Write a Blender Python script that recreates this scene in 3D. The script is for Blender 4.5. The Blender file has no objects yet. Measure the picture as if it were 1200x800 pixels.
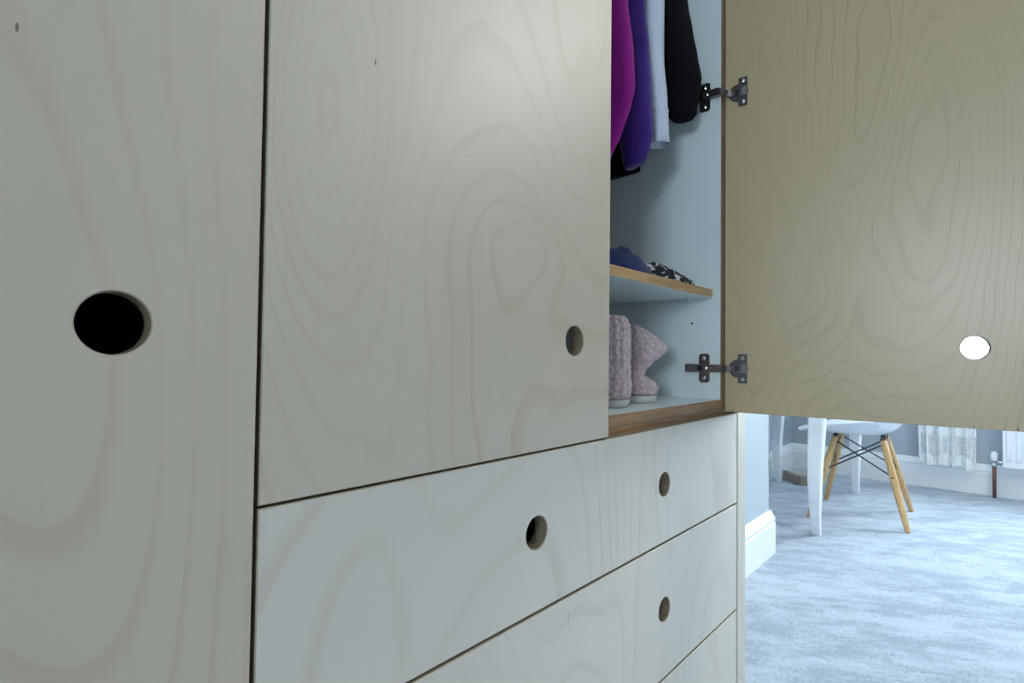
import bpy, bmesh, math, random
from mathutils import Vector, Matrix, noise

S = bpy.context.scene
C = S.collection
PI = math.pi

# ------------------------------------------------------------------ camera
def look_axes(yaw, pitch, roll):
    f = Vector((math.cos(yaw) * math.cos(pitch), math.sin(yaw) * math.cos(pitch), math.sin(pitch)))
    r = Vector((math.sin(yaw), -math.cos(yaw), 0))
    d = f.cross(r)                       # image-down when roll is 0
    if d.z > 0:
        d = -d
    # roll: picture turns clockwise by roll
    r2 = r * math.cos(roll) - d * math.sin(roll)
    d2 = r * math.sin(roll) + d * math.cos(roll)
    return r2, -d2, -f

cam_d = bpy.data.cameras.new('camera')
cam = bpy.data.objects.new('camera', cam_d)
C.objects.link(cam)
cam_d.sensor_width = 36.0
cam_d.lens = 624.2 / 1200 * 36
cam_d.clip_start = 0.02
CAM = Vector((0, -0.38, 0.76))
ax, ay, az = look_axes(math.radians(42.277), math.radians(1.419), math.radians(0.691))
M = Matrix((ax, ay, az)).transposed().to_4x4()
M.translation = CAM
cam.matrix_world = M
S.camera = cam

# ------------------------------------------------------------------ world and light
S.view_settings.view_transform = 'Standard'
S.view_settings.look = 'None'
S.view_settings.gamma = 1.0
S.view_settings.use_curve_mapping = False
S.view_settings.exposure = 0.0

W = bpy.data.worlds.new('overcast_sky')
S.world = W
W.use_nodes = True
bg = W.node_tree.nodes['Background']
bg.inputs[0].default_value = (0.72, 0.87, 1.0, 1)
bg.inputs[1].default_value = 40.0

# room limits
XF, XN, YR, YA, ZC = 4.065, -3.5, -3.6, 0.685, 2.6      # far wall, near wall, right wall, alcove back, ceiling
WIN1 = (-1.55, -0.06, 0.74, 2.25)                      # far wall window: y0 y1 z0 z1
WIN2 = (-1.95, -1.05, 0.92, 1.75)                        # near wall window


def portal(name, x, win, facing):
    l = bpy.data.lights.new(name, 'AREA')
    l.shape = 'RECTANGLE'
    l.size = win[3] - win[2]
    l.size_y = win[1] - win[0]
    l.cycles.is_portal = True
    o = bpy.data.objects.new(name, l)
    C.objects.link(o)
    o.location = (x, (win[0] + win[1]) / 2, (win[2] + win[3]) / 2)
    o.rotation_euler = (0, PI / 2 if facing < 0 else -PI / 2, 0)
    return o

portal('window_portal', XF + 0.10, WIN1, -1)
portal('window_portal', XN - 0.10, WIN2, 1)
LAMP = Vector((1.95, -1.41, 2.20))
LAMP_POWER = 52.0

# ------------------------------------------------------------------ helpers
def tag(o, label=None, cat=None, group=None, kind=None):
    if label: o['label'] = label
    if cat: o['category'] = cat
    if group: o['group'] = group
    if kind: o['kind'] = kind
    return o

def thing(name, loc, label, cat, group=None):
    o = bpy.data.objects.new(name, None)
    o.empty_display_size = 0.05
    C.objects.link(o)
    o.location = loc
    return tag(o, label, cat, group)

def wloc(o):
    v = Vector((0, 0, 0))
    while o:
        v += o.location
        o = o.parent
    return v

def obj(name, bm, mats, parent=None, smooth=False, origin=None):
    """link a bmesh given in world coordinates; the mesh is shifted to its origin"""
    me = bpy.data.meshes.new(name)
    bmesh.ops.recalc_face_normals(bm, faces=bm.faces)
    base = wloc(parent) if parent else Vector((0, 0, 0))
    org = Vector(origin) if origin is not None else base
    bmesh.ops.translate(bm, verts=bm.verts, vec=-org)
    bm.to_mesh(me)
    bm.free()
    if not isinstance(mats, (list, tuple)):
        mats = [mats]
    for m in mats:
        me.materials.append(m)
    if smooth:
        for p in me.polygons:
            p.use_smooth = True
    o = bpy.data.objects.new(name, me)
    C.objects.link(o)
    if parent:
        o.parent = parent
    o.location = org - base
    return o

def struct(name, bm, mats, parent=None, smooth=False):
    o = obj(name, bm, mats, parent, smooth)
    if parent is None:
        o['kind'] = 'structure'
    return o

def box(bm, x0, x1, y0, y1, z0, z1, mi=0, bevel=0.0, seg=2):
    vs = [bm.verts.new(p) for p in ((x0, y0, z0), (x1, y0, z0), (x1, y1, z0), (x0, y1, z0),
                                    (x0, y0, z1), (x1, y0, z1), (x1, y1, z1), (x0, y1, z1))]
    fs = [bm.faces.new([vs[i] for i in q]) for q in ((0, 3, 2, 1), (4, 5, 6, 7), (0, 1, 5, 4), (1, 2, 6, 5), (2, 3, 7, 6), (3, 0, 4, 7))]
    for f in fs:
        f.material_index = mi
    if bevel > 0:
        es = list({e for f in fs for e in f.edges})
        r = bmesh.ops.bevel(bm, geom=es, offset=bevel, segments=seg, affect='EDGES', profile=0.5)
        for f in r['faces']:
            f.material_index = mi
    return fs

def ring(bm, c, u, v, ru, rv, n=16, p=2.0):
    out = []
    for i in range(n):
        a = 2 * PI * i / n
        ca, sa = math.cos(a), math.sin(a)
        if p != 2.0:
            ca = math.copysign(abs(ca) ** (2 / p), ca)
            sa = math.copysign(abs(sa) ** (2 / p), sa)
        out.append(bm.verts.new(Vector(c) + u * (ru * ca) + v * (rv * sa)))
    return out

def skin(bm, rings, cap0=True, cap1=True, mi=0):
    for a, b in zip(rings, rings[1:]):
        n = len(a)
        for i in range(n):
            f = bm.faces.new((a[i], a[(i + 1) % n], b[(i + 1) % n], b[i]))
            f.material_index = mi
    if cap0:
        bm.faces.new(list(reversed(rings[0]))).material_index = mi
    if cap1:
        bm.faces.new(rings[-1]).material_index = mi

def rod(bm, a, b, r0, r1=None, n=12, mi=0):
    a, b = Vector(a), Vector(b)
    r1 = r0 if r1 is None else r1
    t = (b - a).normalized()
    u = t.cross(Vector((0, 0, 1)) if abs(t.z) < 0.9 else Vector((1, 0, 0))).normalized()
    v = t.cross(u)
    skin(bm, [ring(bm, a, u, v, r0, r0, n), ring(bm, b, u, v, r1, r1, n)], mi=mi)

def tube(bm, pts, r, n=10, mi=0):
    pts = [Vector(p) for p in pts]
    rs = []
    for i, p in enumerate(pts):
        t = (pts[min(i + 1, len(pts) - 1)] - pts[max(i - 1, 0)]).normalized()
        u = t.cross(Vector((0, 0, 1)) if abs(t.z) < 0.95 else Vector((1, 0, 0))).normalized()
        rs.append(ring(bm, p, u, t.cross(u), r, r, n))
    skin(bm, rs, mi=mi)

def lathe(bm, c, prof, n=32, mi=0, axis=Vector((0, 0, 1))):
    axis = axis.normalized()
    u = axis.cross(Vector((1, 0, 0)) if abs(axis.x) < 0.9 else Vector((0, 1, 0))).normalized()
    v = axis.cross(u)
    skin(bm, [ring(bm, Vector(c) + axis * h, u, v, r, r, n) for r, h in prof], mi=mi)

def new():
    return bmesh.new()

# ------------------------------------------------------------------ materials
def mat(name, col=(.8, .8, .8), rough=.5, metal=0.0, spec=.5):
    m = bpy.data.materials.new(name)
    m.use_nodes = True
    b = m.node_tree.nodes['Principled BSDF']
    b.inputs['Base Color'].default_value = (*col, 1)
    b.inputs['Roughness'].default_value = rough
    b.inputs['Metallic'].default_value = metal
    b.inputs['Specular IOR Level'].default_value = spec
    return m, m.node_tree, b

class G:
    """tiny node graph helper"""
    def __init__(s, nt): s.nt = nt; s.n = nt.nodes; s.l = nt.links
    def link(s, a, b): s.l.new(a, b)
    def setin(s, i, v):
        if hasattr(v, 'is_output'): s.l.new(v, i)
        elif v is not None: i.default_value = v
    def math(s, op, a, b=None, c=None, clamp=False):
        n = s.n.new('ShaderNodeMath'); n.operation = op; n.use_clamp = clamp
        for i, v in enumerate((a, b, c)):
            if v is not None: s.setin(n.inputs[i], v)
        return n.outputs[0]
    def coord(s, scale=(1, 1, 1), loc=(0, 0, 0), rot=(0, 0, 0)):
        t = s.n.new('ShaderNodeTexCoord'); m = s.n.new('ShaderNodeMapping')
        s.l.new(t.outputs['Object'], m.inputs['Vector'])
        m.inputs['Scale'].default_value = scale; m.inputs['Location'].default_value = loc; m.inputs['Rotation'].default_value = rot
        return m.outputs[0]
    def xyz(s, v):
        n = s.n.new('ShaderNodeSeparateXYZ'); s.l.new(v, n.inputs[0]); return n.outputs
    def noise(s, v, scale, detail=2, rough=.5, dist=0):
        n = s.n.new('ShaderNodeTexNoise'); s.l.new(v, n.inputs['Vector'])
        n.inputs['Scale'].default_value = scale; n.inputs['Detail'].default_value = detail
        n.inputs['Roughness'].default_value = rough; n.inputs['Distortion'].default_value = dist
        return n.outputs['Fac']
    def voro(s, v, scale, feature='F1'):
        n = s.n.new('ShaderNodeTexVoronoi'); n.feature = feature; s.l.new(v, n.inputs['Vector'])
        n.inputs['Scale'].default_value = scale
        return n.outputs['Distance']
    def mix(s, f, a, b):
        n = s.n.new('ShaderNodeMix'); n.data_type = 'RGBA'
        s.setin(n.inputs[0], f)
        for k, v in ((6, a), (7, b)):
            s.setin(n.inputs[k], v if hasattr(v, 'is_output') else (*v, 1))
        return n.outputs[2]
    def ramp(s, f, lo, hi):
        n = s.n.new('ShaderNodeMapRange'); n.interpolation_type = 'SMOOTHSTEP'
        s.setin(n.inputs[0], f); n.inputs[1].default_value = lo; n.inputs[2].default_value = hi
        return n.outputs[0]
    def bump(s, h, strength, dist=.002, b=None):
        n = s.n.new('ShaderNodeBump'); n.inputs['Strength'].default_value = strength; n.inputs['Distance'].default_value = dist
        s.l.new(h, n.inputs['Height'])
        if b: s.l.new(n.outputs[0], b.inputs['Normal'])
        return n.outputs[0]

def birch(name, light, dark, seed, freq=13.0, amount=.5, rough=.42, stretch=.3, scale=2.4, spots=(), bumps=(), coat=(.5, .42), wiggle=.03):
    """rotary-cut birch veneer: contour rings of a stretched smooth field"""
    m, nt, b = mat(name, light, rough, 0, .9)
    g = G(nt)
    v = g.coord((1, 1, stretch), (seed * 3.17, seed * 1.31, seed * 2.71))
    wob = g.noise(g.coord((1, 1, .45), (seed, 3 + seed, 0)), 7, 2, .5)
    fld = g.noise(v, scale, 1.2, .45, .35)
    fld = g.math('ADD', fld, g.math('MULTIPLY', wob, wiggle))
    if bumps:
        o = g.xyz(g.coord())
        for (bx_, bz_, rx, rz, am) in bumps:                # heart of a cathedral figure
            dx = g.math('DIVIDE', g.math('SUBTRACT', o[0], bx_), rx)
            dz = g.math('DIVIDE', g.math('SUBTRACT', o[2], bz_), rz)
            r = g.math('ADD', g.math('MULTIPLY', dx, dx), g.math('MULTIPLY', dz, dz))
            fld = g.math('ADD', fld, g.math('DIVIDE', am, g.math('ADD', r, 1.0)))
    ph = g.math('FRACT', g.math('MULTIPLY', fld, freq))
    line = g.math('MULTIPLY', g.ramp(ph, .62, .91), g.math('SUBTRACT', 1.0, g.ramp(ph, .93, 1.0)))   # slow rise, quick fall: late wood
    soft = g.math('MULTIPLY', g.math('SINE', g.math('MULTIPLY', fld, freq * 1.3)), .10)
    mod = g.ramp(g.noise(g.coord((1, 1, .4), (seed * 2, 0, seed)), 3.2, 2), .32, .68)
    fibre = g.noise(g.coord((1, 1, .03), (seed, seed, seed)), 260, 2, .6)
    blot = g.noise(g.coord((1, 1, .6), (seed * 5, 0, 0)), 3.0, 3, .6)
    f = g.math('MULTIPLY', line, g.math('ADD', g.math('MULTIPLY', mod, .75), .25))
    f = g.math('ADD', f, soft)
    f = g.math('ADD', f, g.math('MULTIPLY', g.math('SUBTRACT', fibre, .5), .5))
    f = g.math('ADD', f, g.math('MULTIPLY', g.math('SUBTRACT', blot, .5), .8))
    f = g.math('MULTIPLY', f, amount, clamp=True)
    col = g.mix(f, light, dark)
    if spots:
        o = g.xyz(g.coord())
        for (sx, sz, rx, rz) in spots:
            dx = g.math('DIVIDE', g.math('SUBTRACT', o[0], sx), rx)
            dz = g.math('DIVIDE', g.math('SUBTRACT', o[2], sz), rz)
            r = g.math('ADD', g.math('MULTIPLY', dx, dx), g.math('MULTIPLY', dz, dz))
            k = g.math('SUBTRACT', 1.0, g.ramp(r, .45, 1.1))
            col = g.mix(g.math('MULTIPLY', k, .85), col, (.05, .035, .025))
    nt.links.new(col, b.inputs['Base Color'])
    g.bump(fibre, .10, .0006, b)
    nt.links.new(g.math('ADD', rough, g.math('MULTIPLY', fibre, .12)), b.inputs['Roughness'])
    b.inputs['Coat Weight'].default_value = coat[0]
    b.inputs['Coat Roughness'].default_value = coat[1]
    return m

def ply_edge(name, a, c, axis=1, n=12.0, thick=.018):
    """layers of the plywood seen on an edge; axis = thickness axis"""
    m, nt, b = mat(name, a, .6)
    g = G(nt)
    o = g.xyz(g.coord())
    t = g.math('MULTIPLY', o[axis], n / thick)
    w = g.math('SINE', g.math('MULTIPLY', t, PI))
    fib = g.noise(g.coord((1, 1, 1)), 120, 2)
    f = g.math('ADD', g.math('MULTIPLY', w, .45), .5)
    f = g.math('ADD', f, g.math('MULTIPLY', g.math('SUBTRACT', fib, .5), .8), clamp=True)
    nt.links.new(g.mix(f, a, c), b.inputs['Base Color'])
    return m

def wood(name, a, c, scale=(30, 30, 3), rough=.5):
    m, nt, b = mat(name, a, rough)
    g = G(nt)
    n = g.noise(g.coord(scale), 4, 3, .6, .4)
    nt.links.new(g.mix(g.ramp(n, .3, .7), a, c), b.inputs['Base Color'])
    g.bump(n, .1, .0005, b)
    return m

PALE, PALED = (.515, .445, .335), (.37, .265, .15)
DRAW, DRAWD = (.605, .555, .465), (.45, .36, .255)
B1, B2, B3 = (-.0724, 0), (.6196, 0), (.6196, .66)          # object origins (x, z) the marks are measured from
at = lambda b, x, z, rx, rz: (x - b[0], z - b[1], rx, rz)
M_left = birch('birch_left_door', PALE, PALED, 1.3, 30, .34, spots=(at(B1, .0278, .929, .0008, .0028),))
M_mid = birch('birch_middle_door', PALE, PALED, 4.1, 44, .46, wiggle=.055, bumps=((.197 - .6196, .935 - .66, .060, .20, .24), (.455 - .6196, .88 - .66, .10, .055, -.07)), spots=(at(B3, .2451, 1.0015, .0010, .0030), at(B3, .353, .9535, .0007, .0012)))
M_dr1 = birch('birch_upper_drawer', DRAW, DRAWD, 12.2, 26, .36, spots=(at(B2, .9137, .6146, .0012, .0035),))
M_dr2 = birch('birch_middle_drawer', DRAW, DRAWD, 7.7, 28, .32, spots=(at(B2, .5238, .445, .0005, .0125),))
M_dr3 = birch('birch_lower_drawer', DRAW, DRAWD, 9.4, 30, .40)
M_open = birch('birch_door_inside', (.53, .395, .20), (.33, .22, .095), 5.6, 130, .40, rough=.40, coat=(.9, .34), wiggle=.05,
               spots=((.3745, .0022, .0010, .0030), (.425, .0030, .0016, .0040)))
M_panel = birch('birch_end_panel', DRAW, DRAWD, 3.9, 20, .30)
M_edge = ply_edge('plywood_edge', (.34, .275, .175), (.15, .105, .06))
M_edgepale = ply_edge('plywood_rim', (.50, .47, .39), (.40, .34, .24))
M_oak = wood('brown_edge_band', (.36, .20, .09), (.22, .115, .05), (3, 60, 60), .45)
M_oakv = wood('brown_edge_band_upright', (.30, .17, .08), (.18, .10, .05), (60, 60, 3), .45)
M_mel, nt_, b_ = mat('white_melamine', (.80, .86, .85), .32)
M_dark, _, _ = mat('dark_cavity', (.03, .028, .026), .8)
M_steel, nt_, b_ = mat('nickel_steel', (.33, .305, .28), .30, 1.0)
M_flange, nt_, b_ = mat('nickel_dark_reflection', (.13, .125, .12), .35, 1.0)  # nickel with the dark surroundings it reflects put into its colour
M_damper, _, _ = mat('grey_green_damper', (.18, .21, .20), .4)
M_chrome, _, _ = mat('bright_chrome', (.75, .75, .76), .15, 1.0)
M_darkmetal, _, _ = mat('dark_hinge_metal', (.05, .05, .055), .35, .8)
M_white, nt_, b_ = mat('white_gloss_paint', (.80, .83, .85), .35)
M_ceil, _, _ = mat('ceiling_paint', (.82, .83, .82), .9)
M_black, _, _ = mat('black_wire', (.012, .012, .014), .4)
M_plastic, _, _ = mat('white_plastic', (.80, .83, .88), .25)
M_copper, _, _ = mat('dull_copper', (.20, .095, .075), .45, .6)

def paint(name, col, rough=.75):
    m, nt, b = mat(name, col, rough)
    g = G(nt)
    n = g.noise(g.coord(), 180, 3, .6)
    l = g.noise(g.coord(), 1.5, 2)
    nt.links.new(g.mix(g.math('MULTIPLY', l, .3), col, tuple(c * .93 for c in col)), b.inputs['Base Color'])
    g.bump(n, .12, .001, b)
    return m
M_wall = paint('blue_grey_wall_paint', (.40, .455, .50))
M_walllowbounce = paint('low_bounce_wall_grey', (.33, .34, .35))  # grey of the unseen walls, lowered to cut bounced light

# carpet
M_carpet, nt_, b_ = mat('silver_blue_carpet', (.6, .68, .78), .95, 0, .1)
g = G(nt_)
def turned(ang, scale, loc):
    m_ = g.n.new('ShaderNodeMapping'); g.link(g.coord((1, 1, 1), (0, 0, 0), (0, 0, math.radians(ang))), m_.inputs['Vector'])
    m_.inputs['Scale'].default_value = scale; m_.inputs['Location'].default_value = loc
    return m_.outputs[0]
c1 = g.noise(turned(52, (1.1, 3.0, 1), (0, 0, 0)), 2.6, 3, .55, .5)
c2 = g.noise(turned(62, (1.0, 2.2, 1), (4, 0, 0)), 8.0, 4, .65, .4)
c3 = g.noise(g.coord(), 420, 2, .7)
c4 = g.noise(g.coord((1, 1.5, 1)), 70, 3, .7)
f = g.math('ADD', g.math('MULTIPLY', c1, .45), g.math('MULTIPLY', c2, .55))
f = g.math('ADD', g.math('MULTIPLY', g.ramp(f, .385, .615), 1.08), g.math('MULTIPLY', g.math('SUBTRACT', c3, .5), .7))
f = g.math('ADD', f, g.math('MULTIPLY', g.math('SUBTRACT', c4, .5), 2.2), clamp=True)
nt_.links.new(g.mix(f, (.28, .345, .42), (.475, .55, .62)), b_.inputs['Base Color'])
g.bump(g.math('ADD', c3, g.math('ADD', g.math('MULTIPLY', c2, .8), g.math('MULTIPLY', c4, 1.2))), .6, .009, b_)
b_.inputs['Sheen Weight'].default_value = .4
b_.inputs['Sheen Roughness'].default_value = .5

def cloth(name, col, col2=None, rough=.9, sheen=.3, weave=900, bumpd=.0008):
    m, nt, b = mat(name, col, rough, 0, .2)
    g = G(nt)
    n = g.noise(g.coord(), weave, 2, .6)
    l = g.noise(g.coord(), 18, 3, .6)
    if col2 is None: col2 = tuple(c * .7 for c in col)
    nt.links.new(g.mix(g.math('MULTIPLY', l, .7), col, col2), b.inputs['Base Color'])
    b.inputs['Sheen Weight'].default_value = sheen
    g.bump(n, .35, bumpd, b)
    return m
M_mag = cloth('magenta_fleece', (.36, .012, .27), None, .95, .10, 400, .0015)
M_pur = cloth('purple_velvet', (.062, .016, .23), (.025, .006, .10), .8, .25, 700)
M_shirt = cloth('white_cotton', (.72, .74, .82), (.62, .64, .74), .85, .1)
M_blk = cloth('black_knit', (.0035, .0035, .006), None, .95, .0)
M_blue = cloth('navy_blue_cotton', (.014, .032, .15), (.006, .010, .045), .85, .2, 300)
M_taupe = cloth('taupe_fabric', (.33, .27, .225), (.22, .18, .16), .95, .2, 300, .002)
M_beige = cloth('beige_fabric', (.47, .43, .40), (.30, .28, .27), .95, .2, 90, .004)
# black cloth with white flecks
M_fleck, nt_, b_ = mat('black_and_white_print', (.01, .01, .014), .85)
g = G(nt_)
n = g.noise(g.coord((1, 1, 1)), 105, 2, .5, .6)
nt_.links.new(g.mix(g.ramp(n, .54, .58), (.008, .008, .013), (.62, .60, .58)), b_.inputs['Base Color'])
# pink waffle fleece
M_pink, nt_, b_ = mat('pink_fluffy_fleece', (.62, .43, .43), .95, 0, .1)
g = G(nt_)
n = g.noise(g.coord(), 300, 3, .7)
w = g.voro(g.coord(), 150)
nt_.links.new(g.mix(g.ramp(w, .15, .75), (.80, .62, .61), (.60, .43, .43)), b_.inputs['Base Color'])
b_.inputs['Sheen Weight'].default_value = .6
g.bump(g.math('SUBTRACT', g.math('MULTIPLY', n, .6), w), .8, .004, b_)
M_sole, _, _ = mat('off_white_sole', (.62, .60, .57), .7)
M_lining = cloth('grey_lining', (.30, .30, .33), None, .95, .2)
# wooden chair legs
M_beech = wood('beech_legs', (.66, .43, .20), (.52, .31, .13), (40, 40, 4), .4)
# lace: net with round motifs, holes are really see-through
M_lace, nt_, b_ = mat('white_lace', (.88, .90, .90), .9, 0, .1)
g = G(nt_)
o = g.xyz(g.coord())
uu = g.math('MULTIPLY', o[1], 1.0)
wv = g.noise(g.coord((1, 1, 1)), 14, 1)
cu = g.math('MULTIPLY', g.math('SUBTRACT', g.math('FRACT', g.math('DIVIDE', g.math('ADD', o[1], .118), .082)), .5), .082)
cv = g.math('MULTIPLY', g.math('SUBTRACT', g.math('FRACT', g.math('DIVIDE', g.math('ADD', o[2], -.113), .165)), .5), .165)
rr_ = g.math('SQRT', g.math('ADD', g.math('MULTIPLY', cu, cu), g.math('MULTIPLY', cv, cv)))
motif = g.math('SUBTRACT', 1.0, g.ramp(g.math('ADD', rr_, g.math('MULTIPLY', g.math('SUBTRACT', wv, .5), .02)), .031, .036))
nz = g.noise(g.coord((1, 1, .5)), 190, 2, .6)
net = g.ramp(nz, .40, .60)
hem = g.math('SUBTRACT', 1.0, g.ramp(o[2], .010, .05))
vert_ = g.ramp(g.noise(g.coord((1, 1, .02)), 40, 1), .5, .62)
a = g.math('ADD', g.math('MULTIPLY', net, .30), .52)
a = g.math('ADD', a, g.math('MULTIPLY', vert_, .25))
a = g.math('MAXIMUM', a, g.math('MULTIPLY', motif, .93))
a = g.math('MAXIMUM', a, g.math('MULTIPLY', hem, .85), clamp=True)
nt_.links.new(a, b_.inputs['Alpha'])
# window glass
M_glass = bpy.data.materials.new('window_glass'); M_glass.use_nodes = True
nt_ = M_glass.node_tree; nt_.nodes.remove(nt_.nodes['Principled BSDF'])
tr = nt_.nodes.new('ShaderNodeBsdfTransparent'); gl = nt_.nodes.new('ShaderNodeBsdfGlossy'); mx = nt_.nodes.new('ShaderNodeMixShader')
gl.inputs['Roughness'].default_value = .02; mx.inputs[0].default_value = .06
nt_.links.new(tr.outputs[0], mx.inputs[1]); nt_.links.new(gl.outputs[0], mx.inputs[2])
nt_.links.new(mx.outputs[0], nt_.nodes['Material Output'].inputs[0])
# lamp globe
M_globe, nt_, b_ = mat('opal_lamp_glass', (.9, .9, .9), .4)
b_.inputs['Emission Color'].default_value = (1, .97, .91, 1)
b_.inputs['Emission Strength'].default_value = LAMP_POWER

# ------------------------------------------------------------------ room shell
bm = new(); box(bm, XN - .2, XF + .2, YR - .2, YA + .2, -.15, 0); struct('floor', bm, M_carpet)
bm = new(); box(bm, XN - .2, XF + .2, YR - .2, YA + .2, ZC, ZC + .15); struct('ceiling', bm, M_ceil)

def wall_x(name, x0, x1, y0, y1, win, m):
    bm = new()
    box(bm, x0, x1, y0, win[0], 0, ZC); box(bm, x0, x1, win[1], y1, 0, ZC)
    box(bm, x0, x1, win[0], win[1], 0, win[2]); box(bm, x0, x1, win[0], win[1], win[3], ZC)
    return struct(name, bm, m)
wall_x('wall_far', XF, XF + .2, YR - .2, YA + .2, WIN1, M_wall)
wall_x('wall_near', XN - .2, XN, YR - .2, YA + .2, WIN2, M_walllowbounce)
bm = new(); box(bm, XN, XF, YR - .2, YR, 0, ZC); struct('wall_right', bm, M_walllowbounce)
bm = new(); box(bm, XN, XF, YA, YA + .2, 0, ZC); struct('wall_left', bm, M_wall)
BX, BY = 2.236, .284
bm = new(); box(bm, 1.135, BX, BY, YA, 0, ZC); struct('wall_chimney', bm, M_wall)

def skirting(name, pts, outward, h=.165):
    """moulded board along a polyline on the floor; outward: side of the room (left = +1)"""
    prof = [(0, 0), (.020, 0), (.020, h * .70), (.017, h * .74), (.019, h * .80), (.013, h * .90), (.010, h * .95), (.006, h), (0, h)]
    bm = new()
    P = [Vector((*p, 0)) for p in pts]
    rows = []
    for i, p in enumerate(P):
        ns = []
        if i > 0: d = (P[i] - P[i - 1]).normalized(); ns.append(Vector((-d.y, d.x, 0)) * outward)
        if i < len(P) - 1: d = (P[i + 1] - P[i]).normalized(); ns.append(Vector((-d.y, d.x, 0)) * outward)
        n = ns[0] if len(ns) == 1 else (ns[0] + ns[1]) / (1 + ns[0].dot(ns[1]))
        rows.append([bm.verts.new(p + n * t + Vector((0, 0, z))) for t, z in prof])
    k = len(prof)
    for a, b in zip(rows, rows[1:]):
        for i in range(k - 1):
            bm.faces.new((a[i], a[i + 1], b[i + 1], b[i]))
        bm.faces.new((a[k - 1], a[0], b[0], b[k - 1]))
    bm.faces.new(rows[0]); bm.faces.new(list(reversed(rows[-1])))
    return struct(name, bm, M_white)
skirting('baseboard_chimney', [(1.136, BY), (BX, BY), (BX, YA - .001)], -1)
skirting('baseboard_left', [(BX + .021, YA), (XF - .021, YA)], -1, .170)
skirting('baseboard_far', [(XF, YA), (XF, YR + .001)], -1, .172)
skirting('baseboard_right', [(XF - .021, YR), (XN + .021, YR)], -1)
skirting('baseboard_near', [(XN, YR), (XN, YA - .001)], -1)

def window(name, x, win, s, nv):
    """s = +1 when the outside is at +x"""
    y0, y1, z0, z1 = win
    xa, xb = sorted((x + s * .09, x + s * .15))
    bm = new()
    t = .055
    box(bm, xa, xb, y0, y1, z0, z0 + t, 0, .004); box(bm, xa, xb, y0, y1, z1 - t, z1, 0, .004)
    box(bm, xa, xb, y0, y0 + t, z0 + t, z1 - t, 0, .004); box(bm, xa, xb, y1 - t, y1, z0 + t, z1 - t, 0, .004)
    w = struct(name, bm, M_white)
    for k in range(1, nv):
        yy = y0 + (y1 - y0) * k / nv
        bm = new(); box(bm, xa, xb, yy - .025, yy + .025, z0 + t, z1 - t, 0, .004); obj('mullion', bm, M_white, w)
    for k in range(nv):
        a = y0 + (y1 - y0) * k / nv + .03; b = y0 + (y1 - y0) * (k + 1) / nv - .03
        bm = new(); box(bm, (xa + xb) / 2 - .002, (xa + xb) / 2 + .002, a, b, z0 + t - .005, z1 - t + .005); obj('pane', bm, M_glass, w)
    xs = sorted((x - s * .05, x + s * .088))
    bm = new(); box(bm, xs[0], xs[1], y0 - .0, y1 + .0, z0 - .0, z0 + .022, 0, .006); obj('sill', bm, M_white, w)
    return w
window('window_1', XF, WIN1, 1, 3)
window('window_2', XN, WIN2, -1, 2)

# ------------------------------------------------------------------ panels with finger holes
TH = .018
def panel(bm, x0, x1, z0, z1, holes, y0=0.0, th=TH, ch=.0009, n=72, hr=.0185):
    """front (y0) and back plate with round finger holes, chamfered edges; material 0 faces, 1 edges, 2 back"""
    cuts = [x0]
    hs = sorted(holes)
    for a, b in zip(hs, hs[1:]):
        cuts.append((a[0] + b[0]) / 2)
    cuts.append(x1)
    def rect_ray(cx, cz, a, r):
        dx, dz = math.cos(a), math.sin(a)
        t = 1e9
        if dx > 1e-9: t = min(t, (r[1] - cx) / dx)
        if dx < -1e-9: t = min(t, (r[0] - cx) / dx)
        if dz > 1e-9: t = min(t, (r[3] - cz) / dz)
        if dz < -1e-9: t = min(t, (r[2] - cz) / dz)
        return cx + dx * t, cz + dz * t
    def plate(y, inset, grow, mi, flip):
        for i in range(max(1, len(hs))):
            r = (cuts[i] + (inset if i == 0 else 0), cuts[i + 1] - (inset if i == len(cuts) - 2 else 0), z0 + inset, z1 - inset)
            if not hs:
                f = bm.faces.new([bm.verts.new((x, y, z)) for x, z in ((r[0], r[2]), (r[1], r[2]), (r[1], r[3]), (r[0], r[3]))])
                f.material_index = mi
                continue
            cx, cz = hs[i]
            angs = [2 * PI * k / n for k in range(n)]
            corner = [math.atan2(z - cz, x - cx) % (2 * PI) for x in r[:2] for z in r[2:]]
            angs = sorted(set(angs + corner))
            inn = [bm.verts.new((cx + (hr + grow) * math.cos(a), y, cz + (hr + grow) * math.sin(a))) for a in angs]
            out = [bm.verts.new((p[0], y, p[1])) for p in (rect_ray(cx, cz, a, r) for a in angs)]
            m = len(angs)
            for k in range(m):
                f = bm.faces.new((inn[k], out[k], out[(k + 1) % m], inn[(k + 1) % m]))
                f.material_index = mi
    def band(loopa, loopb, mi):
        a = [bm.verts.new(p) for p in loopa]; b = [bm.verts.new(p) for p in loopb]
        for k in range(len(a)):
            f = bm.faces.new((a[k], a[(k + 1) % len(a)], b[(k + 1) % len(a)], b[k])); f.material_index = mi
    plate(y0, ch, ch, 0, False)
    plate(y0 + th, 0, 0, 2, True)
    rl = lambda y, i: [(x0 + i, y, z0 + i), (x1 - i, y, z0 + i), (x1 - i, y, z1 - i), (x0 + i, y, z1 - i)]
    band(rl(y0, ch), rl(y0 + ch, 0), 3)
    band(rl(y0 + ch, 0), rl(y0 + th, 0), 1)
    for cx, cz in hs:
        c = lambda y, r: [(cx + r * math.cos(2 * PI * k / n), y, cz + r * math.sin(2 * PI * k / n)) for k in range(n)]
        band(c(y0, hr + ch), c(y0 + ch, hr), 3)
        band(c(y0 + ch, hr), c(y0 + th, hr), 1)

def fix_normals_panel(bm):
    bmesh.ops.remove_doubles(bm, verts=bm.verts, dist=1e-6)

ZT, ZB = 2.12, .09          # top of the wardrobe, underside of fronts
YF, YB = .0195, .62         # carcass front and back

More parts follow.
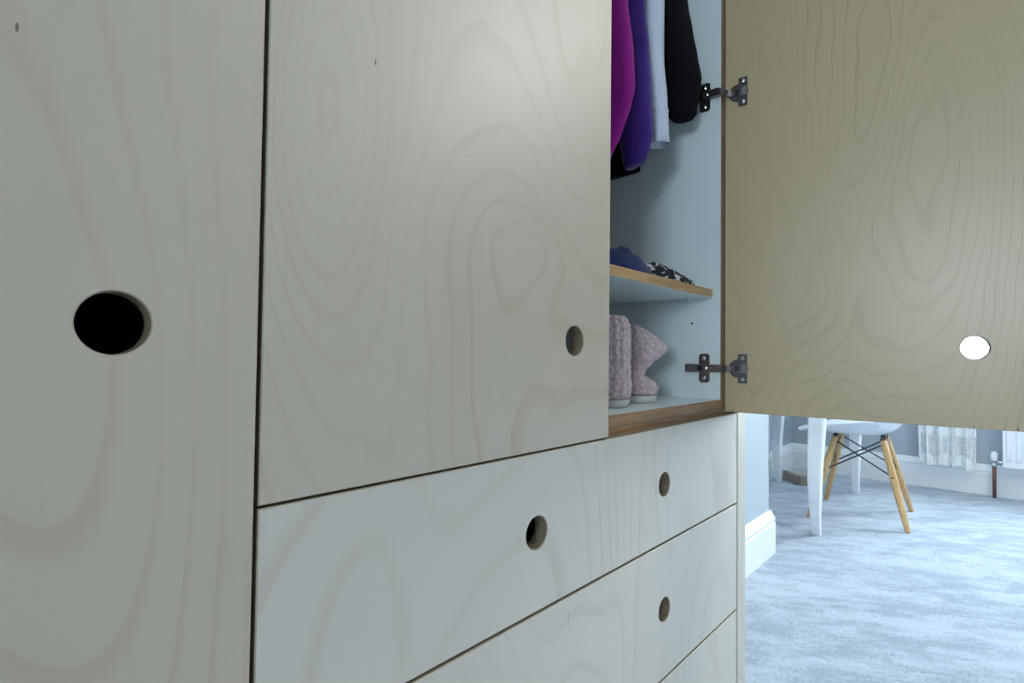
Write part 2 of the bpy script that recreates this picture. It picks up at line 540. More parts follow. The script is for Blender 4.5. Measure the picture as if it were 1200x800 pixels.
def board(parent, name, x0, x1, y0, y1, z0, z1, edge_mat=M_oak, face=M_mel):
    """carcass board: white faces, brown front edge"""
    bm = new()
    fs = box(bm, x0, x1, y0, y1, z0, z1)
    fs[2].material_index = 1
    return obj(name, bm, [face, edge_mat], parent)

# --- tall cabinet at the left
XL0, XL1 = -.30, .1552
t1 = thing('wardrobe_cabinet', ((XL0 + XL1) / 2, .3, 0), 'tall pale birch wardrobe cabinet with one closed full-height door, at the left end', 'wardrobe')
bm = new(); panel(bm, XL0 + .002, XL1, ZB, ZT, [(.0736, .7756)]); fix_normals_panel(bm)
obj('door', bm, [M_left, M_edge, M_open, M_edgepale], t1)
board(t1, 'side_panel', XL0, XL0 + .018, YF, YB, .08, ZT, M_oakv)
board(t1, 'side_panel', XL1 - .0165, XL1 + .001, YF, YB, .08, ZT, M_oakv)
board(t1, 'top_panel', XL0 + .018, XL1 - .0165, YF, YB, ZT - .018, ZT)
board(t1, 'bottom_panel', XL0 + .018, XL1 - .0165, YF, YB, .08, .098)
board(t1, 'back_panel', XL0 + .018, XL1 - .0165, YB - .008, YB, .098, ZT - .018)
bm = new(); box(bm, XL0, XL1 + .001, .06, .078, 0, .08); obj('plinth', bm, M_panel, t1)

# --- drawer chest under the double cabinet
XD0, XD1 = .1582, 1.0810
XS0, XS1 = 1.0465, 1.0645           # right carcass side
t2 = thing('drawer_chest', ((XD0 + XD1) / 2, .3, 0), 'pale birch drawer chest with round finger holes, under the open wardrobe', 'drawers')
fronts = [(.4749, .6503, [(.4633, .5621), (.7717, .5630)], M_dr1), (.2691, .4716, [(.4655, .3716), (.7734, .3716)], M_dr2), (ZB, .2652, [(.4655, .178), (.7734, .178)], M_dr3)]
for z0, z1, hs, m in fronts:
    bm = new(); panel(bm, XD0, XD1, z0, z1, hs, hr=.0183); fix_normals_panel(bm)
    d = obj('drawer', bm, [m, M_edge, M_mel, M_edgepale], t2)
    bm = new()
    ya, yb = .0185, .53
    box(bm, XD0 + .035, XD0 + .047, ya, yb, z0 + .02, z1 - .03); box(bm, XS0 - .030, XS0 - .018, ya, yb, z0 + .02, z1 - .03)
    box(bm, XD0 + .047, XS0 - .030, yb - .012, yb, z0 + .02, z1 - .03); box(bm, XD0 + .047, XS0 - .030, ya, yb - .012, z0 + .02, z0 + .03)
    obj('drawer_box', bm, M_mel, d)
board(t2, 'side_panel', XD0, XD0 + .018, YF, YB, .08, .6412, M_oakv)
board(t2, 'side_panel', XS0, XS1, YF, YB, .08, .6412, M_oakv)
board(t2, 'top_panel', XD0, XS1, YF, YB, .6414, .6585)
board(t2, 'bottom_panel', XD0 + .018, XS0, YF, YB, .08, .0885)
board(t2, 'back_panel', XD0 + .018, XS0, YB - .008, YB, .0885, .6412)
bm = new(); box(bm, XD0, XS1, .06, .078, 0, .08); obj('plinth', bm, M_panel, t2)

# --- end panel
bm = new(); box(bm, 1.0868, 1.1300, 0, YB, 0, ZT, 0, .0012, 1)
tag(obj('end_panel', bm, M_panel, None, origin=(1.108, .3, 0)), 'narrow upright birch end panel closing the right side of the drawer chest', 'panel')

# --- double cabinet above
t3 = thing('wardrobe_cabinet', ((XD0 + XD1) / 2, .3, .6600), 'birch double wardrobe cabinet with left door closed and right door open over the drawers', 'wardrobe')
bm = new(); panel(bm, XD0, .6102, .6524, ZT, [(.5322, .7777)], hr=.0183); fix_normals_panel(bm)
obj('door', bm, [M_mid, M_edge, M_open, M_edgepale], t3)
ZC0, ZC1 = .6600, .6772
board(t3, 'bottom_panel', XD0, XS1, YF, YB, ZC0, ZC1)
board(t3, 'top_panel', XD0, XS1, YF, YB, ZT - .018, ZT)
board(t3, 'side_panel', XD0, XD0 + .018, YF, YB, ZC1, ZT - .018, M_oakv)
sp = board(t3, 'side_panel', XS0, XS1, YF, YB, ZC1, ZT - .018, M_oakv)
board(t3, 'back_panel', XD0 + .018, XS0, YB - .008, YB, ZC1, ZT - .018)
bm = new()
fs = box(bm, XD0 + .0185, XS0 - .0005, .035, YB - .009, .8780, .8938)
fs[2].material_index = 1
M_oaklight = wood('light_oak_edge_band', (.60, .37, .17), (.44, .255, .11), (3, 60, 60), .45)
obj('shelf', bm, [M_mel, M_oaklight], t3)
for yy in (.082, .50):
    bm = new(); rod(bm, (XS0 - .011, yy, .8755), (XS0 - .0002, yy, .8755), .0026, None, 12); box(bm, XS0 - .012, XS0 - .001, yy - .004, yy + .004, .8768, .8779)
    obj('shelf_pin', bm, M_plastic, t3)
for zz in (.828,):
    bm = new(); rod(bm, (XS0 - .0006, .0775, zz), (XS0 + .0002, .0775, zz), .0021, None, 14); obj('pin_hole', bm, M_dark, t3)
bm = new(); rod(bm, (XD0 + .018, .30, 1.80), (XS0, .30, 1.80), .0125, None, 20); obj('hanging_rail', bm, M_chrome, t3)

# open door: local x runs from the hinge edge to the free edge, local y = into thickness, inner face at y = 0
DW = .4545
HINGE = Vector((1.0652, .0180, .6524))
ANG = math.atan2(-.992, .124)
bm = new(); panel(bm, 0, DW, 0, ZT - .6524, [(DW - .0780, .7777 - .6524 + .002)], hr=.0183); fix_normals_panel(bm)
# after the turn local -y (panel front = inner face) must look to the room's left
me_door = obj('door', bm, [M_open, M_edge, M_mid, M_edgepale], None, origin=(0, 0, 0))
me_door.parent = t3
me_door.location = HINGE - wloc(t3)
me_door.rotation_euler = (0, 0, ANG)
me_door['label'] = 'open right-hand door showing its warmer unbleached inner face'
DU = Vector((math.cos(ANG), math.sin(ANG), 0))           # along the door
DN = Vector((math.sin(ANG), -math.cos(ANG), 0))          # out of the inner face (towards -x)

def rrect(bm, c, u, v, n, hu, hv, t, r=.003, mi=0, seg=5):
    """rounded plate centred at c, thickness t along n"""
    c = Vector(c)
    loop = []
    for sx, sy, a0 in ((1, 1, 0), (-1, 1, PI / 2), (-1, -1, PI), (1, -1, 1.5 * PI)):
        for k in range(seg + 1):
            a = a0 + PI / 2 * k / seg
            loop.append((sx * (hu - r) + r * math.cos(a), sy * (hv - r) + r * math.sin(a)))
    A = [bm.verts.new(c + u * a + v * b) for a, b in loop]
    B = [bm.verts.new(c + u * a + v * b + n * t) for a, b in loop]
    skin(bm, [A, B], mi=mi)

UZ = Vector((0, 0, 1)); NX = Vector((-1, 0, 0)); UY = Vector((0, 1, 0))
def hinge(zc, label):
    bm = new()                                            # base plate on the cabinet side
    rrect(bm, (XS0, .051, zc), UY, UZ, NX, .0105, .0285, .0025, .005)
    bmesh.ops.bevel(bm, geom=[e for e in bm.edges if abs(e.verts[0].co.x - e.verts[1].co.x) < 1e-6 and e.verts[0].co.x < XS0 - .002], offset=.0006, segments=1, affect='EDGES')
    h = obj('hinge', bm, M_steel, t3)
    h['label'] = label
    bm = new()                                            # arm along the panel
    rrect(bm, (XS0 - .0025, .0525, zc), UY, UZ, NX, .0340, .0076, .0095, .0020)
    for k in range(5):
        y = .070 + k * .0034
        box(bm, XS0 - .0128, XS0 - .0119, y - .0009, y + .0009, zc - .0055, zc + .0055)
    obj('arm', bm, M_steel, h)
    bm = new()
    rrect(bm, (XS0 - .0120, .0555, zc), UY, UZ, NX, .0046, .0046, .0009, .001); obj('slot', bm, M_darkmetal, h)
    bm = new(); lathe(bm, (XS0 - .0118, .044, zc), [(.0032, 0), (.0032, .0012), (.0022, .0016)], 16, axis=NX); obj('adjusting_screw', bm, M_chrome, h)
    for s in (1, -1):
        bm = new(); lathe(bm, (XS0 - .0024, .052, zc + s * .0195), [(.0042, 0), (.0040, .0010), (.0022, .0018)], 16, axis=NX)
        box(bm, XS0 - .0045, XS0 - .0040, .0490, .0550, zc + s * .0195 - .0006, zc + s * .0195 + .0006)
        obj('screw', bm, M_chrome, h)
    # neck from the arm to the cup
    P = lambda s, n: HINGE + DU * s + DN * n
    bm = new()
    a = Vector((XS0 - .0100, .024, zc)); b = Vector((XS0 - .0095, .016, zc)); c = P(.0060, .0085); c.z = zc; d = P(.0125, .0040); d.z = zc
    rows = [a, b, c, d]
    for p, q in zip(rows, rows[1:]):
        t = (q - p).normalized(); nn = t.cross(UZ).normalized()
        A = [bm.verts.new(p + UZ * (.0058 * sz) + nn * (.0012 * sn)) for sz, sn in ((1, 1), (-1, 1), (-1, -1), (1, -1))]
        B = [bm.verts.new(q + UZ * (.0058 * sz) + nn * (.0012 * sn)) for sz, sn in ((1, 1), (-1, 1), (-1, -1), (1, -1))]
        skin(bm, [A, B])
    obj('neck', bm, M_steel, h)
    u, v = DU, UZ
    bm = new()                                            # cup, its face just proud of the door
    cc = P(.0250, 0); cc.z = zc
    skin(bm, [ring(bm, cc + DN * hh, u, v, r, r, 40) for r, hh in [(.0176, .0001), (.0176, .0010), (.0166, .0016)]])
    obj('cup', bm, M_flange, h)
    bm = new(); c2 = P(.0160, .0017); c2.z = zc
    rrect(bm, c2, u, v, DN, .0028, .0062, .0022, .0008); obj('link', bm, M_chrome, h)
    bm = new(); c2 = P(.0225, .0017); c2.z = zc
    rrect(bm, c2, u, v, DN, .0040, .0058, .0012, .0010); obj('cup_well', bm, M_darkmetal, h)
    bm = new()                                            # flange
    cf = P(.0335, .0017); cf.z = zc
    rrect(bm, cf, u, v, DN, .0082, .0280, .0016, .0012)
    obj('flange', bm, M_flange, h)
    bm = new(); c2 = P(.0290, .0034); c2.z = zc
    for sz in (-1, 0, 1):
        if sz: rrect(bm, c2 + UZ * (.0066 * sz), u, v, DN, .0034, .0011, .0014, .0004)
    rrect(bm, c2 + DU * .0024, u, v, DN, .0009, .0066, .0014, .0004)
    obj('clip', bm, M_chrome, h)
    bm = new(); c2 = P(.0370, .0034); c2.z = zc
    rrect(bm, c2, u, v, DN, .0042, .0085, .0022, .0015); obj('damper', bm, M_damper, h)
    for s in (1, -1):
        q = P(.0335, .0034); q.z = zc + s * .0205
        bm = new(); lathe(bm, q, [(.0040, 0), (.0038, .0008), (.0020, .0014)], 16, axis=DN); obj('screw', bm, M_chrome, h)
    return h
hinge(.7380, 'lower concealed hinge holding the open door')
hinge(1.2830, 'upper concealed hinge beside the black garment')

# ------------------------------------------------------------------ hanging clothes
def interp(tab, z):
    if z <= tab[0][0]: return tab[0][1:]
    for a, b in zip(tab, tab[1:]):
        if z <= b[0]:
            t = (z - a[0]) / (b[0] - a[0]); t = t * t * (3 - 2 * t) * .5 + t * .5
            return tuple(p + (q - p) * t for p, q in zip(a[1:], b[1:]))
    return tab[-1][1:]

def garment_body(bm, tab, nz=46, nr=40, wr=.004, seed=0, hollow=False, tail=None):
    """loft of flat ovals: tab rows (z, y_front, y_back, x_centre, half_thickness)"""
    z0, z1 = tab[0][0], tab[-1][0]
    rings = []
    for i in range(nz + 1):
        z = z0 + (z1 - z0) * i / nz
        yf, yb, xc, ht = interp(tab, z)
        r = []
        for k in range(nr):
            a = 2 * PI * k / nr
            ca, sa = math.cos(a), math.sin(a)
            px = xc + ht * math.copysign(abs(sa) ** .8, sa)
            py = (yf + yb) / 2 - (yb - yf) / 2 * math.copysign(abs(ca) ** .75, ca)
            w = noise.noise(Vector((px * 9 + seed, py * 14, z * 5))) * wr + noise.noise(Vector((px * 20, py * 30 + seed, z * 9))) * wr * .4
            r.append(bm.verts.new((px + w * 1.6 * abs(sa), py + w * abs(ca), z + (tail(py) if tail and i < 6 else 0) * (1 - i / 6))))
        rings.append(r)
    skin(bm, rings, cap0=not hollow, cap1=True)
    return rings

def hanger(parent, x):
    bm = new()
    tube(bm, [(x, .075, 1.60), (x, .18, 1.665), (x, .30, 1.71), (x, .42, 1.665), (x, .525, 1.60)], .006, 10)
    tube(bm, [(x, .30, 1.71), (x, .30, 1.775)] + [(x, .30 + .0155 * math.sin(a), 1.800 - .0155 * math.cos(a)) for a in [PI * k / 8 for k in range(0, 12)]], .0028, 8)
    obj('hanger', bm, M_darkmetal, parent)

# magenta fleece
g1 = thing('fleece_jacket', (.76, .30, 1.06), 'magenta fleece jacket, first garment beside the closed door', 'jacket')
bm = new()
garment_body(bm, [(1.065, .112, .47, .757, .016), (1.082, .098, .48, .758, .024), (1.133, .073, .49, .760, .036), (1.171, .059, .50, .760, .041), (1.197, .052, .51, .760, .043),
                  (1.255, .056, .51, .760, .042), (1.344, .066, .51, .760, .038), (1.50, .07, .515, .760, .036), (1.62, .09, .50, .760, .030), (1.70, .22, .38, .760, .018)], wr=.006, seed=1)
obj('body', bm, M_mag, g1, True)
bm = new()
pts = [(.7165, .10 + k * .004, 1.150 - k * .0022 - .0015 * math.sin(k)) for k in range(0, 12)]
hanger(g1, .76)

# purple velvet
g2 = thing('velvet_jacket', (.838, .30, 1.10), 'purple velvet garment hanging between the magenta fleece and white shirt', 'jacket')
bm = new()
garment_body(bm, [(1.104, .070, .108, .832, .012), (1.116, .060, .112, .832, .016), (1.135, .0560, .116, .831, .018), (1.166, .0572, .124, .830, .020), (1.183, .0587, .132, .830, .021), (1.229, .0605, .16, .830, .023),
                  (1.303, .064, .30, .830, .024), (1.381, .069, .45, .830, .024), (1.50, .07, .515, .830, .024), (1.62, .09, .50, .830, .022), (1.70, .22, .38, .830, .015)],
             nz=60, wr=.004, seed=5, tail=lambda y: -.012 * max(0, min(1, (y - .062) / .035)) + .018 * max(0, 1 - abs(y - .060) / .012))
obj('body', bm, M_pur, g2, True)
hanger(g2, .83)
# dark skirt peeping out behind the purple velvet
g5 = thing('dark_skirt', (.80, .30, 1.07), 'dark hem of a garment hanging lowest behind the purple velvet', 'skirt')
bm = new()
garment_body(bm, [(1.098, .098, .40, .868, .012), (1.14, .098, .42, .868, .014), (1.30, .12, .46, .868, .012), (1.50, .14, .46, .868, .010), (1.70, .22, .38, .868, .008)], wr=.003, seed=9)
obj('body', bm, M_blk, g5, True)
hanger(g5, .868)

# white shirt: a sleeve with an open cuff in front of the body
g3 = thing('white_shirt', (.90, .30, 1.13), 'white cotton shirt with its cuff hanging open beside the black garment', 'shirt')
bm = new()
garment_body(bm, [(1.18, .13, .48, .915, .014), (1.30, .12, .50, .912, .016), (1.50, .09, .515, .905, .020), (1.62, .10, .50, .90, .018), (1.70, .22, .38, .90, .012)], wr=.004, seed=12)
obj('body', bm, M_shirt, g3, True)
bm = new()
rows = [(1.146, .0725, .890, .0195, .019), (1.170, .073, .890, .0180, .017), (1.2045, .074, .890, .0172, .0165), (1.2065, .0742, .890, .0180, .0175), (1.210, .0745, .890, .0165, .015), (1.244, .078, .890, .0175, .018), (1.30, .084, .890, .0195, .022), (1.36, .088, .890, .0215, .024), (1.42, .090, .891, .023, .026), (1.52, .10, .893, .03, .026), (1.60, .12, .898, .035, .024)]
rr = []
for z, yc, xc, hy, hx in rows:
    r = []
    for k in range(32):
        a = 2 * PI * k / 32
        w = noise.noise(Vector((math.cos(a) * 2, math.sin(a) * 2, z * 22))) * .0028
        dz = 0
        r.append(bm.verts.new((xc + (hx + w) * math.sin(a), yc - (hy + w) * math.cos(a), z - dz * .6)))
    rr.append(r)
skin(bm, rr, False, True)
sl = obj('sleeve', bm, M_shirt, g3, True)
md = sl.modifiers.new('cloth_thickness', 'SOLIDIFY'); md.thickness = .0012
hanger(g3, .90)

# black garment
g4 = thing('black_jumper', (.985, .30, 1.22), 'black knitted garment with ribbed cuff hanging nearest the cabinet side', 'jumper')
bm = new()
garment_body(bm, [(1.20, .14, .48, .992, .018), (1.30, .13, .49, .992, .022), (1.45, .11, .50, .99, .026), (1.60, .09, .51, .985, .026), (1.70, .22, .38, .985, .015)], wr=.004, seed=21)
obj('body', bm, M_blk, g4, True)
bm = new()
garment_body(bm, [(1.222, .048, .088, .975, .022), (1.232, .040, .094, .975, .027), (1.238, .042, .093, .975, .025), (1.244, .039, .096, .975, .028), (1.259, .037, .100, .975, .032), (1.298, .033, .106, .974, .036), (1.342, .040, .110, .972, .036), (1.396, .050, .115, .972, .034), (1.45, .060, .12, .974, .032), (1.60, .09, .16, .98, .030)],
             nz=40, nr=28, wr=.003, seed=23)
obj('sleeve', bm, M_blk, g4, True)
hanger(g4, .985)

# ------------------------------------------------------------------ folded things on the shelf
def heap(name, cx, cy, rx, ry, h, m, label, cat, seed, z0=.8940, rot=0, prof=lambda u, v: 1.0):
    bm = new()
    N, R = 48, 20
    c = bm.verts.new((cx, cy, z0 + h * prof(0, 0) * (1 + noise.noise(Vector((seed, 0, 0))) * .2)))
    rows = []
    for j in range(1, R + 1):
        q = j / R
        row = []
        for k in range(N):
            a = 2 * PI * k / N
            wob = 1 + .10 * noise.noise(Vector((math.cos(a) * 2 + seed, math.sin(a) * 2, 0)))
            u, v = q * math.cos(a) * wob, q * math.sin(a) * wob
            e = max(0.0, 1 - q ** 3.2)
            fold = noise.noise(Vector((u * 2.5 + seed, v * 5, seed))) * .30 + noise.noise(Vector((u * 6, v * 11 + seed, 0))) * .14
            zz = z0 + .003 * (q < 1) + h * e * prof(u, v) * (1 + fold)
            x, y = u * rx, v * ry
            row.append(bm.verts.new((cx + x * math.cos(rot) - y * math.sin(rot), cy + x * math.sin(rot) + y * math.cos(rot), zz)))
        rows.append(row)
    for k in range(N):
        bm.faces.new((c, rows[0][k], rows[0][(k + 1) % N]))
    for a, b in zip(rows, rows[1:]):
        for k in range(N):
            bm.faces.new((a[k], b[k], b[(k + 1) % N], a[(k + 1) % N]))
    bm.faces.new(list(reversed(rows[-1])))
    o = obj(name, bm, m, None, True, origin=(cx, cy, z0))
    return tag(o, label, cat)
heap('folded_top', .795, .122, .105, .075, .045, M_blue, 'crumpled navy blue garment lying on the wardrobe shelf', 'clothes', 3.3)
heap('printed_scarf', .893, .073, .083, .034, .033, M_fleck, 'black cloth with white flecks crumpled at the shelf front', 'clothes', 8.8, rot=-.35, prof=lambda u, v: .78 - .38 * u)

# ------------------------------------------------------------------ pink slipper boots
def boot(base, label, rows, depth, sole_w, turn=0.0, open_top=False):
    """rows: (z above base, left, right, back depth, front depth) across the picture-wise axis"""
    t = thing('slipper_boot', base, label, 'slipper', 'pair of pink slipper boots in the wardrobe')
    B = Vector(base)
    u = Vector((.673, -.740, 0)); w = Vector((.740, .673, 0))
    u, w = u * math.cos(turn) + w * math.sin(turn), w * math.cos(turn) - u * math.sin(turn)
    bm = new()
    nr, nz = 72, 88
    z0, z1 = rows[0][0], rows[-1][0]
    rings = []
    for i in range(nz + 1):
        z = z0 + (z1 - z0) * i / nz
        l, r, db, df, tilt = interp(rows, z)
        ring_ = []
        for k in range(nr):
            a = 2 * PI * k / nr
            ca, sa = math.cos(a), math.sin(a)
            pu = (l + r) / 2 + (r - l) / 2 * ca
            pw = (df if sa > 0 else db) * sa
            knob = .0016 * (math.sin(k * 2 * PI / nr * 16 + (i // 4 % 2) * PI) * math.sin(i * 2 * PI / 8)) + .0016 * noise.noise(Vector((ca * 9, sa * 9, z * 240)))
            n = (u * ca + w * sa)
            ring_.append(bm.verts.new(B + u * pu + w * pw + n * knob + UZ * (z + tilt * pu)))
        rings.append(ring_)
    skin(bm, rings, True, not open_top)
    bd = obj('upper', bm, M_pink, t, True)
    if open_top:
        md = bd.modifiers.new('lining', 'SOLIDIFY'); md.thickness = .006; md.offset = -1
    l, r, db, df, tilt = rows[0][1:]
    bm = new()
    def so(zz, gr):
        return [bm.verts.new(B + u * ((l + r) / 2 + ((r - l) / 2 + gr) * math.cos(a)) + w * (((df if math.sin(a) > 0 else db) + gr) * math.sin(a)) + UZ * zz) for a in [2 * PI * k / 48 for k in range(48)]]
    skin(bm, [so(.0002, -.004), so(.0025, -.001), so(.0115, .0005), so(.0135, -.002)])
    obj('sole', bm, M_sole, t, True)
    return t

px = 1 / 648.0
def R(y, l, r, d0, d1, tilt=0.0, c=742.0, yb=472.0):
    return ((yb - y) * px, (l - c) * px, (r - c) * px, d0, d1, tilt)
boot((.873, .107, ZC1), 'pink fluffy slipper boot with flopped cuff, right of its pair', [
    R(462, 719, 766, .038, .085), R(456, 717, 768, .040, .085), R(449, 718, 765, .038, .075), R(444, 722, 757, .034, .055), R(440, 725, 751, .030, .038), R(434, 727, 753, .029, .034),
    R(427, 727, 760, .030, .034), R(418, 727, 771, .031, .034), R(410, 727, 779, .031, .033), R(405, 727, 777, .030, .031), R(397, 727, 768, .028, .029), R(389, 728, 756, .024, .024), R(383, 731, 745, .014, .014), R(380, 735, 738, .004, .004)], .08, .04)
px2 = 1 / 690.0
def R2(y, l, r, d0, d1, tilt=0.0, c=714.0, yb=477.0):
    return ((yb - y) * px2, (l - c) * px2, (r - c) * px2, d0, d1, tilt)
boot((.757, .090, ZC1), 'pink fluffy slipper boot standing upright, left of its pair, half behind the door', [
    R2(467, 690, 736, .036, .050), R2(460, 688, 738, .038, .052), R2(452, 689, 738, .037, .050), R2(445, 691, 737, .034, .052), R2(436, 693, 736.5, .032, .038), R2(420, 693, 737, .031, .034),
    R2(400, 693, 737, .031, .033), R2(386, 694, 736, .030, .031), R2(378, 696, 733, .028, .028), R2(374.5, 698, 729, .025, .025)], .08, .04, open_top=True)

# ------------------------------------------------------------------ dressing table in the alcove
T = thing('dressing_table', (3.08, .415, 0), 'white dressing table with curved legs in the alcove', 'table')
def table_leg(x, y, lab=None):
    bm = new()
    rs = []
    for z, ox, hw in [(0, .004, .0160), (.03, -.002, .0165), (.08, -.012, .0185), (.16, -.022, .0225), (.25, -.022, .0255), (.33, -.010, .0275), (.42, .008, .0295), (.52, .022, .032), (.60, .028, .034), (.725, .028, .034)]:
        rs.append([bm.verts.new((x + ox + hw * sx, y + hw * sy, z)) for sx, sy in ((-1, -.8), (-.8, -1), (.8, -1), (1, -.8), (1, .8), (.8, 1), (-.8, 1), (-1, .8))])
    skin(bm, rs)
    return obj('leg', bm, M_white, T)
table_leg(2.605, .200); table_leg(3.562, .213); table_leg(2.605, .620); table_leg(3.562, .622)
bm = new(); box(bm, 2.55, 3.66, .155, .665, .726, .752, 0, .006); obj('tabletop', bm, M_white, T)
bm = new(); box(bm, 2.66, 3.56, .20, .218, .62, .7255); box(bm, 2.66, 3.56, .60, .618, .62, .7255); box(bm, 2.61, 2.628, .23, .59, .62, .7255); box(bm, 3.58, 3.598, .23, .59, .62, .7255); obj('apron', bm, M_white, T)

# ------------------------------------------------------------------ white shell chair
CH = thing('shell_chair', (3.105, .11, 0), 'white plastic shell chair with wooden legs pushed under the dressing table', 'chair')
# shell profile (y towards the table positive): front lip, seat, back
cxx = 3.10
prof = [(.384, .404), (.368, .408), (.310, .407), (.24, .403), (.16, .400), (.08, .399), (.01, .408), (-.045, .446), (-.075, .52), (-.095, .60), (-.11, .68), (-.118, .75), (-.12, .79)]
bm = new()
NU = 20
grid = []
for i, (y, z) in enumerate(prof):
    t = i / (len(prof) - 1)
    hw = .205 + .035 * math.sin(min(1, t * 1.6) * PI) * 1 if t < .6 else .215 * (1 - ((t - .6) / .4) ** 3 * .35) + .02
    lift = .030 * math.sin(min(1, t * 1.8) * PI / 2) + .03 * max(0, 1 - abs(t - .45) / .3)
    row = []
    for k in range(NU + 1):
        s = -1 + 2 * k / NU
        up = lift * abs(s) ** 3 * 1.4
        if t < .55:
            row.append(bm.verts.new((cxx + hw * s, y - (.05 * s * s * (1 - t / .2) if t < .2 else 0), z + up * min(1, t / .2))))
        else:
            row.append(bm.verts.new((cxx + hw * s, y + up * 1.5, z - .03 * s * s * (t > .95))))
    grid.append(row)
for a, b in zip(grid, grid[1:]):
    for k in range(NU):
        bm.faces.new((a[k], a[k + 1], b[k + 1], b[k]))
sh = obj('shell', bm, M_plastic, CH, True)
md = sh.modifiers.new('smooth', 'SUBSURF'); md.levels = 2; md.render_levels = 2
md = sh.modifiers.new('wall', 'SOLIDIFY'); md.thickness = .007; md.offset = 1
feet = {'R1': (2.921, -.087), 'R2': (3.341, -.060), 'L1': (2.877, .292), 'L2': (3.288, .306)}
tops = {'R1': (3.005, .012, .385), 'R2': (3.205, .028, .385), 'L1': (2.995, .202, .385), 'L2': (3.195, .212, .385)}
for k in feet:
    a, b = Vector(tops[k]), Vector((*feet[k], 0))
    bm = new()
    d = (b - a).normalized()
    u = d.cross(Vector((0, 1, 0))).normalized(); v = d.cross(u)
    u0, v0 = Vector((1, 0, 0)), Vector((0, 1, 0))
    rs = []
    for t, r in ((0, .011), (.02, .0135), (.25, .0155), (.5, .0158), (.8, .0135), (.985, .0112), (1, .0105)):
        rs.append(ring(bm, a.lerp(b, t), u0, v0, r, r, 16))
    skin(bm, rs)
    lg = obj('leg', bm, M_beech, CH, True)
    m_ = a.lerp(b, .42)
    bm = new(); rod(bm, m_ + Vector((-.017, 0, 0)), m_ + Vector((.017, 0, 0)), .004, None, 10); obj('bolt', bm, M_black, lg)
mid = lambda k, t=.42: Vector(tops[k]).lerp(Vector((*feet[k], 0)), t)
up = lambda k: mid(k, .05)
for a, b in (('L1', 'R1'), ('R1', 'L1'), ('L2', 'R2'), ('R2', 'L2'), ('L1', 'L2'), ('L2', 'L1'), ('R1', 'R2'), ('R2', 'R1')):
    bm = new(); rod(bm, up(a), mid(b), .0034, None, 8); obj('brace', bm, M_black, CH)
for ya, yb in (('L1', 'L2'), ('R1', 'R2')):
    bm = new()
    a, b = Vector(tops[ya]), Vector(tops[yb])
    rod(bm, a + Vector((-.035, 0, .004)), b + Vector((.035, 0, .004)), .0055, None, 10)
    for p in (a, b):
        box(bm, p.x - .010, p.x + .010, p.y - .010, p.y + .010, p.z - .014, p.z + .010, 0, .002, 1)
        rod(bm, p + Vector((0, 0, .01)), p + Vector((0, 0, .022)), .009, .011, 12)
    obj('seat_bracket', bm, M_black, CH)

# ------------------------------------------------------------------ soft bundle on the carpet
bn = thing('fabric_bag', (3.645, .517, 0), 'taupe fabric bag lying slumped on the carpet under the dressing table', 'bag')
bm = new()
fs = box(bm, -.10, .10, -.06, .06, 0, .058)
bmesh.ops.subdivide_edges(bm, edges=bm.edges[:], cuts=9, use_grid_fill=True)
for v in bm.verts:
    q = v.co.copy()
    fall = 1 - .12 * max(0, q.x / .10)
    e = noise.noise(q * 22) * .007
    v.co.z = max(.0008, q.z * fall + (e if q.z > .01 else 0))
    v.co.x += noise.noise(q * 18 + Vector((4, 0, 0))) * .005
    v.co.y += noise.noise(q * 18 + Vector((0, 7, 0))) * .005
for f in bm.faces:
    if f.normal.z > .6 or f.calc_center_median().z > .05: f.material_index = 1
rot = Matrix.Rotation(math.radians(42), 4, 'Z')
bmesh.ops.transform(bm, matrix=Matrix.Translation((3.645, .517, 0)) @ rot, verts=bm.verts)
obj('body', bm, [M_taupe, M_beige], bn, True)

# ------------------------------------------------------------------ radiator
RD = thing('radiator', (3.99, -1.0, 0), 'white ribbed panel radiator under the window', 'radiator')
ry0, ry1, rz0, rz1 = -1.40, -.402, .180, .66
bm = new()
N = 24
prof_ = []
for k in range(N * 6 + 1):
    y = ry1 - .018 - (ry1 - ry0 - .036) * k / (N * 6)
    ph = (k % 6) / 6
    dx = .006 if ph in (0, 1 / 6, 2 / 6) else .0
    prof_.append((y, dx))
fr = [(ry1, 0), (ry1 - .014, 0)] + prof_ + [(ry0 + .014, 0), (ry0, 0)]
xf = 3.955
rowsz = [(rz0, 0), (rz0 + .030, 0), (rz0 + .042, 1), (rz1 - .042, 1), (rz1 - .03, 0), (rz1, 0)]
vv = [[bm.verts.new((xf - dx * s, y, z)) for y, dx in fr] for z, s in rowsz]
for a, b in zip(vv, vv[1:]):
    for k in range(len(fr) - 1):
        bm.faces.new((a[k], a[k + 1], b[k + 1], b[k]))
obj('front_panel', bm, M_white, RD)
bm = new(); box(bm, xf + .0005, xf + .020, ry0, ry1, rz0, rz1, 0, .002, 1); obj('casing', bm, M_white, RD)
for yy in (-1.2, -.65):
    bm = new(); box(bm, xf + .020, XF - .0005, yy - .02, yy + .02, .30, .55); obj('bracket', bm, M_white, RD)
VY, VX = -.3675, 4.005
bm = new(); rod(bm, (VX, VY, 0), (VX, VY, .178), .0085, None, 16); obj('pipe', bm, M_copper, RD, True)
bm = new(); lathe(bm, (VX, VY, .172), [(.010, 0), (.012, .002), (.012, .018), (.009, .020), (.009, .030), (.013, .032), (.013, .034)], 20)
rod(bm, (VX, VY, .196), (3.966, -.404, .203), .0085, None, 14)
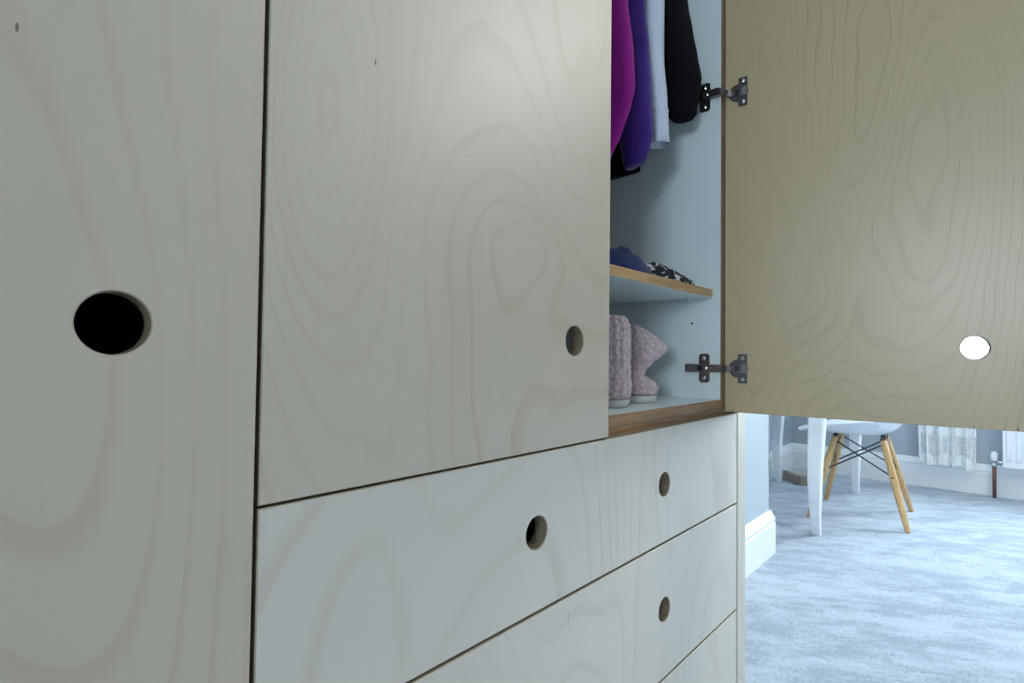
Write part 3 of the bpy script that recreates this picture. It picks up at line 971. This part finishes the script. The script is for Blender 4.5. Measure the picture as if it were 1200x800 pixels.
obj('valve', bm, M_chrome, RD, True)
bm = new(); lathe(bm, (VX, VY, .206), [(.012, 0), (.0165, .003), (.0165, .030), (.014, .042), (.008, .049), (.001, .051)], 24); obj('valve_cap', bm, M_plastic, RD, True)

# ------------------------------------------------------------------ lace curtain
CU = thing('lace_curtain', (3.99, -.16, .155), 'white lace curtain hanging beside the radiator at the far wall', 'curtain')
bm = new()
NY, NZ = 90, 60
gr = []
for j in range(NZ + 1):
    t = j / NZ
    z = .155 + (2.30 - .155) * t
    row = []
    for i in range(NY + 1):
        s = i / NY
        y = -.036 - (.256 + .13 * max(0, min(1, (t - .14) / .16))) * s + .006 * math.sin(t * 5 + s * 3)
        x = 3.972 + 0.020 * math.sin(s * 2 * PI * 4.3 + .5 * math.sin(t * 3)) + .006 * math.sin(s * 2 * PI * 9 + 1)
        row.append(bm.verts.new((x, y, z + .008 * math.sin(s * 2 * PI * 3.1) * (1 - t) - .008 * s * (1 - t))))
    gr.append(row)
for a, b in zip(gr, gr[1:]):
    for i in range(NY):
        bm.faces.new((a[i], a[i + 1], b[i + 1], b[i]))
obj('lace', bm, M_lace, CU, True)
bm = new(); rod(bm, (3.972, .10, 2.305), (3.972, -1.70, 2.305), .011, None, 16)
for yy in (.05, -1.65):
    rod(bm, (3.972, yy, 2.305), (XF - .0005, yy, 2.305), .008, None, 12)
obj('curtain_pole', bm, M_white, CU)

# ------------------------------------------------------------------ ceiling lamp
L = thing('pendant_lamp', (LAMP.x, LAMP.y, LAMP.z - .14), 'round opal glass pendant lamp hanging from the ceiling', 'lamp')
bm = new(); bmesh.ops.create_uvsphere(bm, u_segments=32, v_segments=20, radius=.14, matrix=Matrix.Translation(LAMP)); obj('globe', bm, M_globe, L, True)
bm = new(); rod(bm, LAMP + Vector((0, 0, .138)), Vector((LAMP.x, LAMP.y, ZC)), .004, None, 10); lathe(bm, (LAMP.x, LAMP.y, ZC - .025), [(.03, 0), (.045, .02), (.045, .0249)], 24); obj('cord', bm, M_white, L)
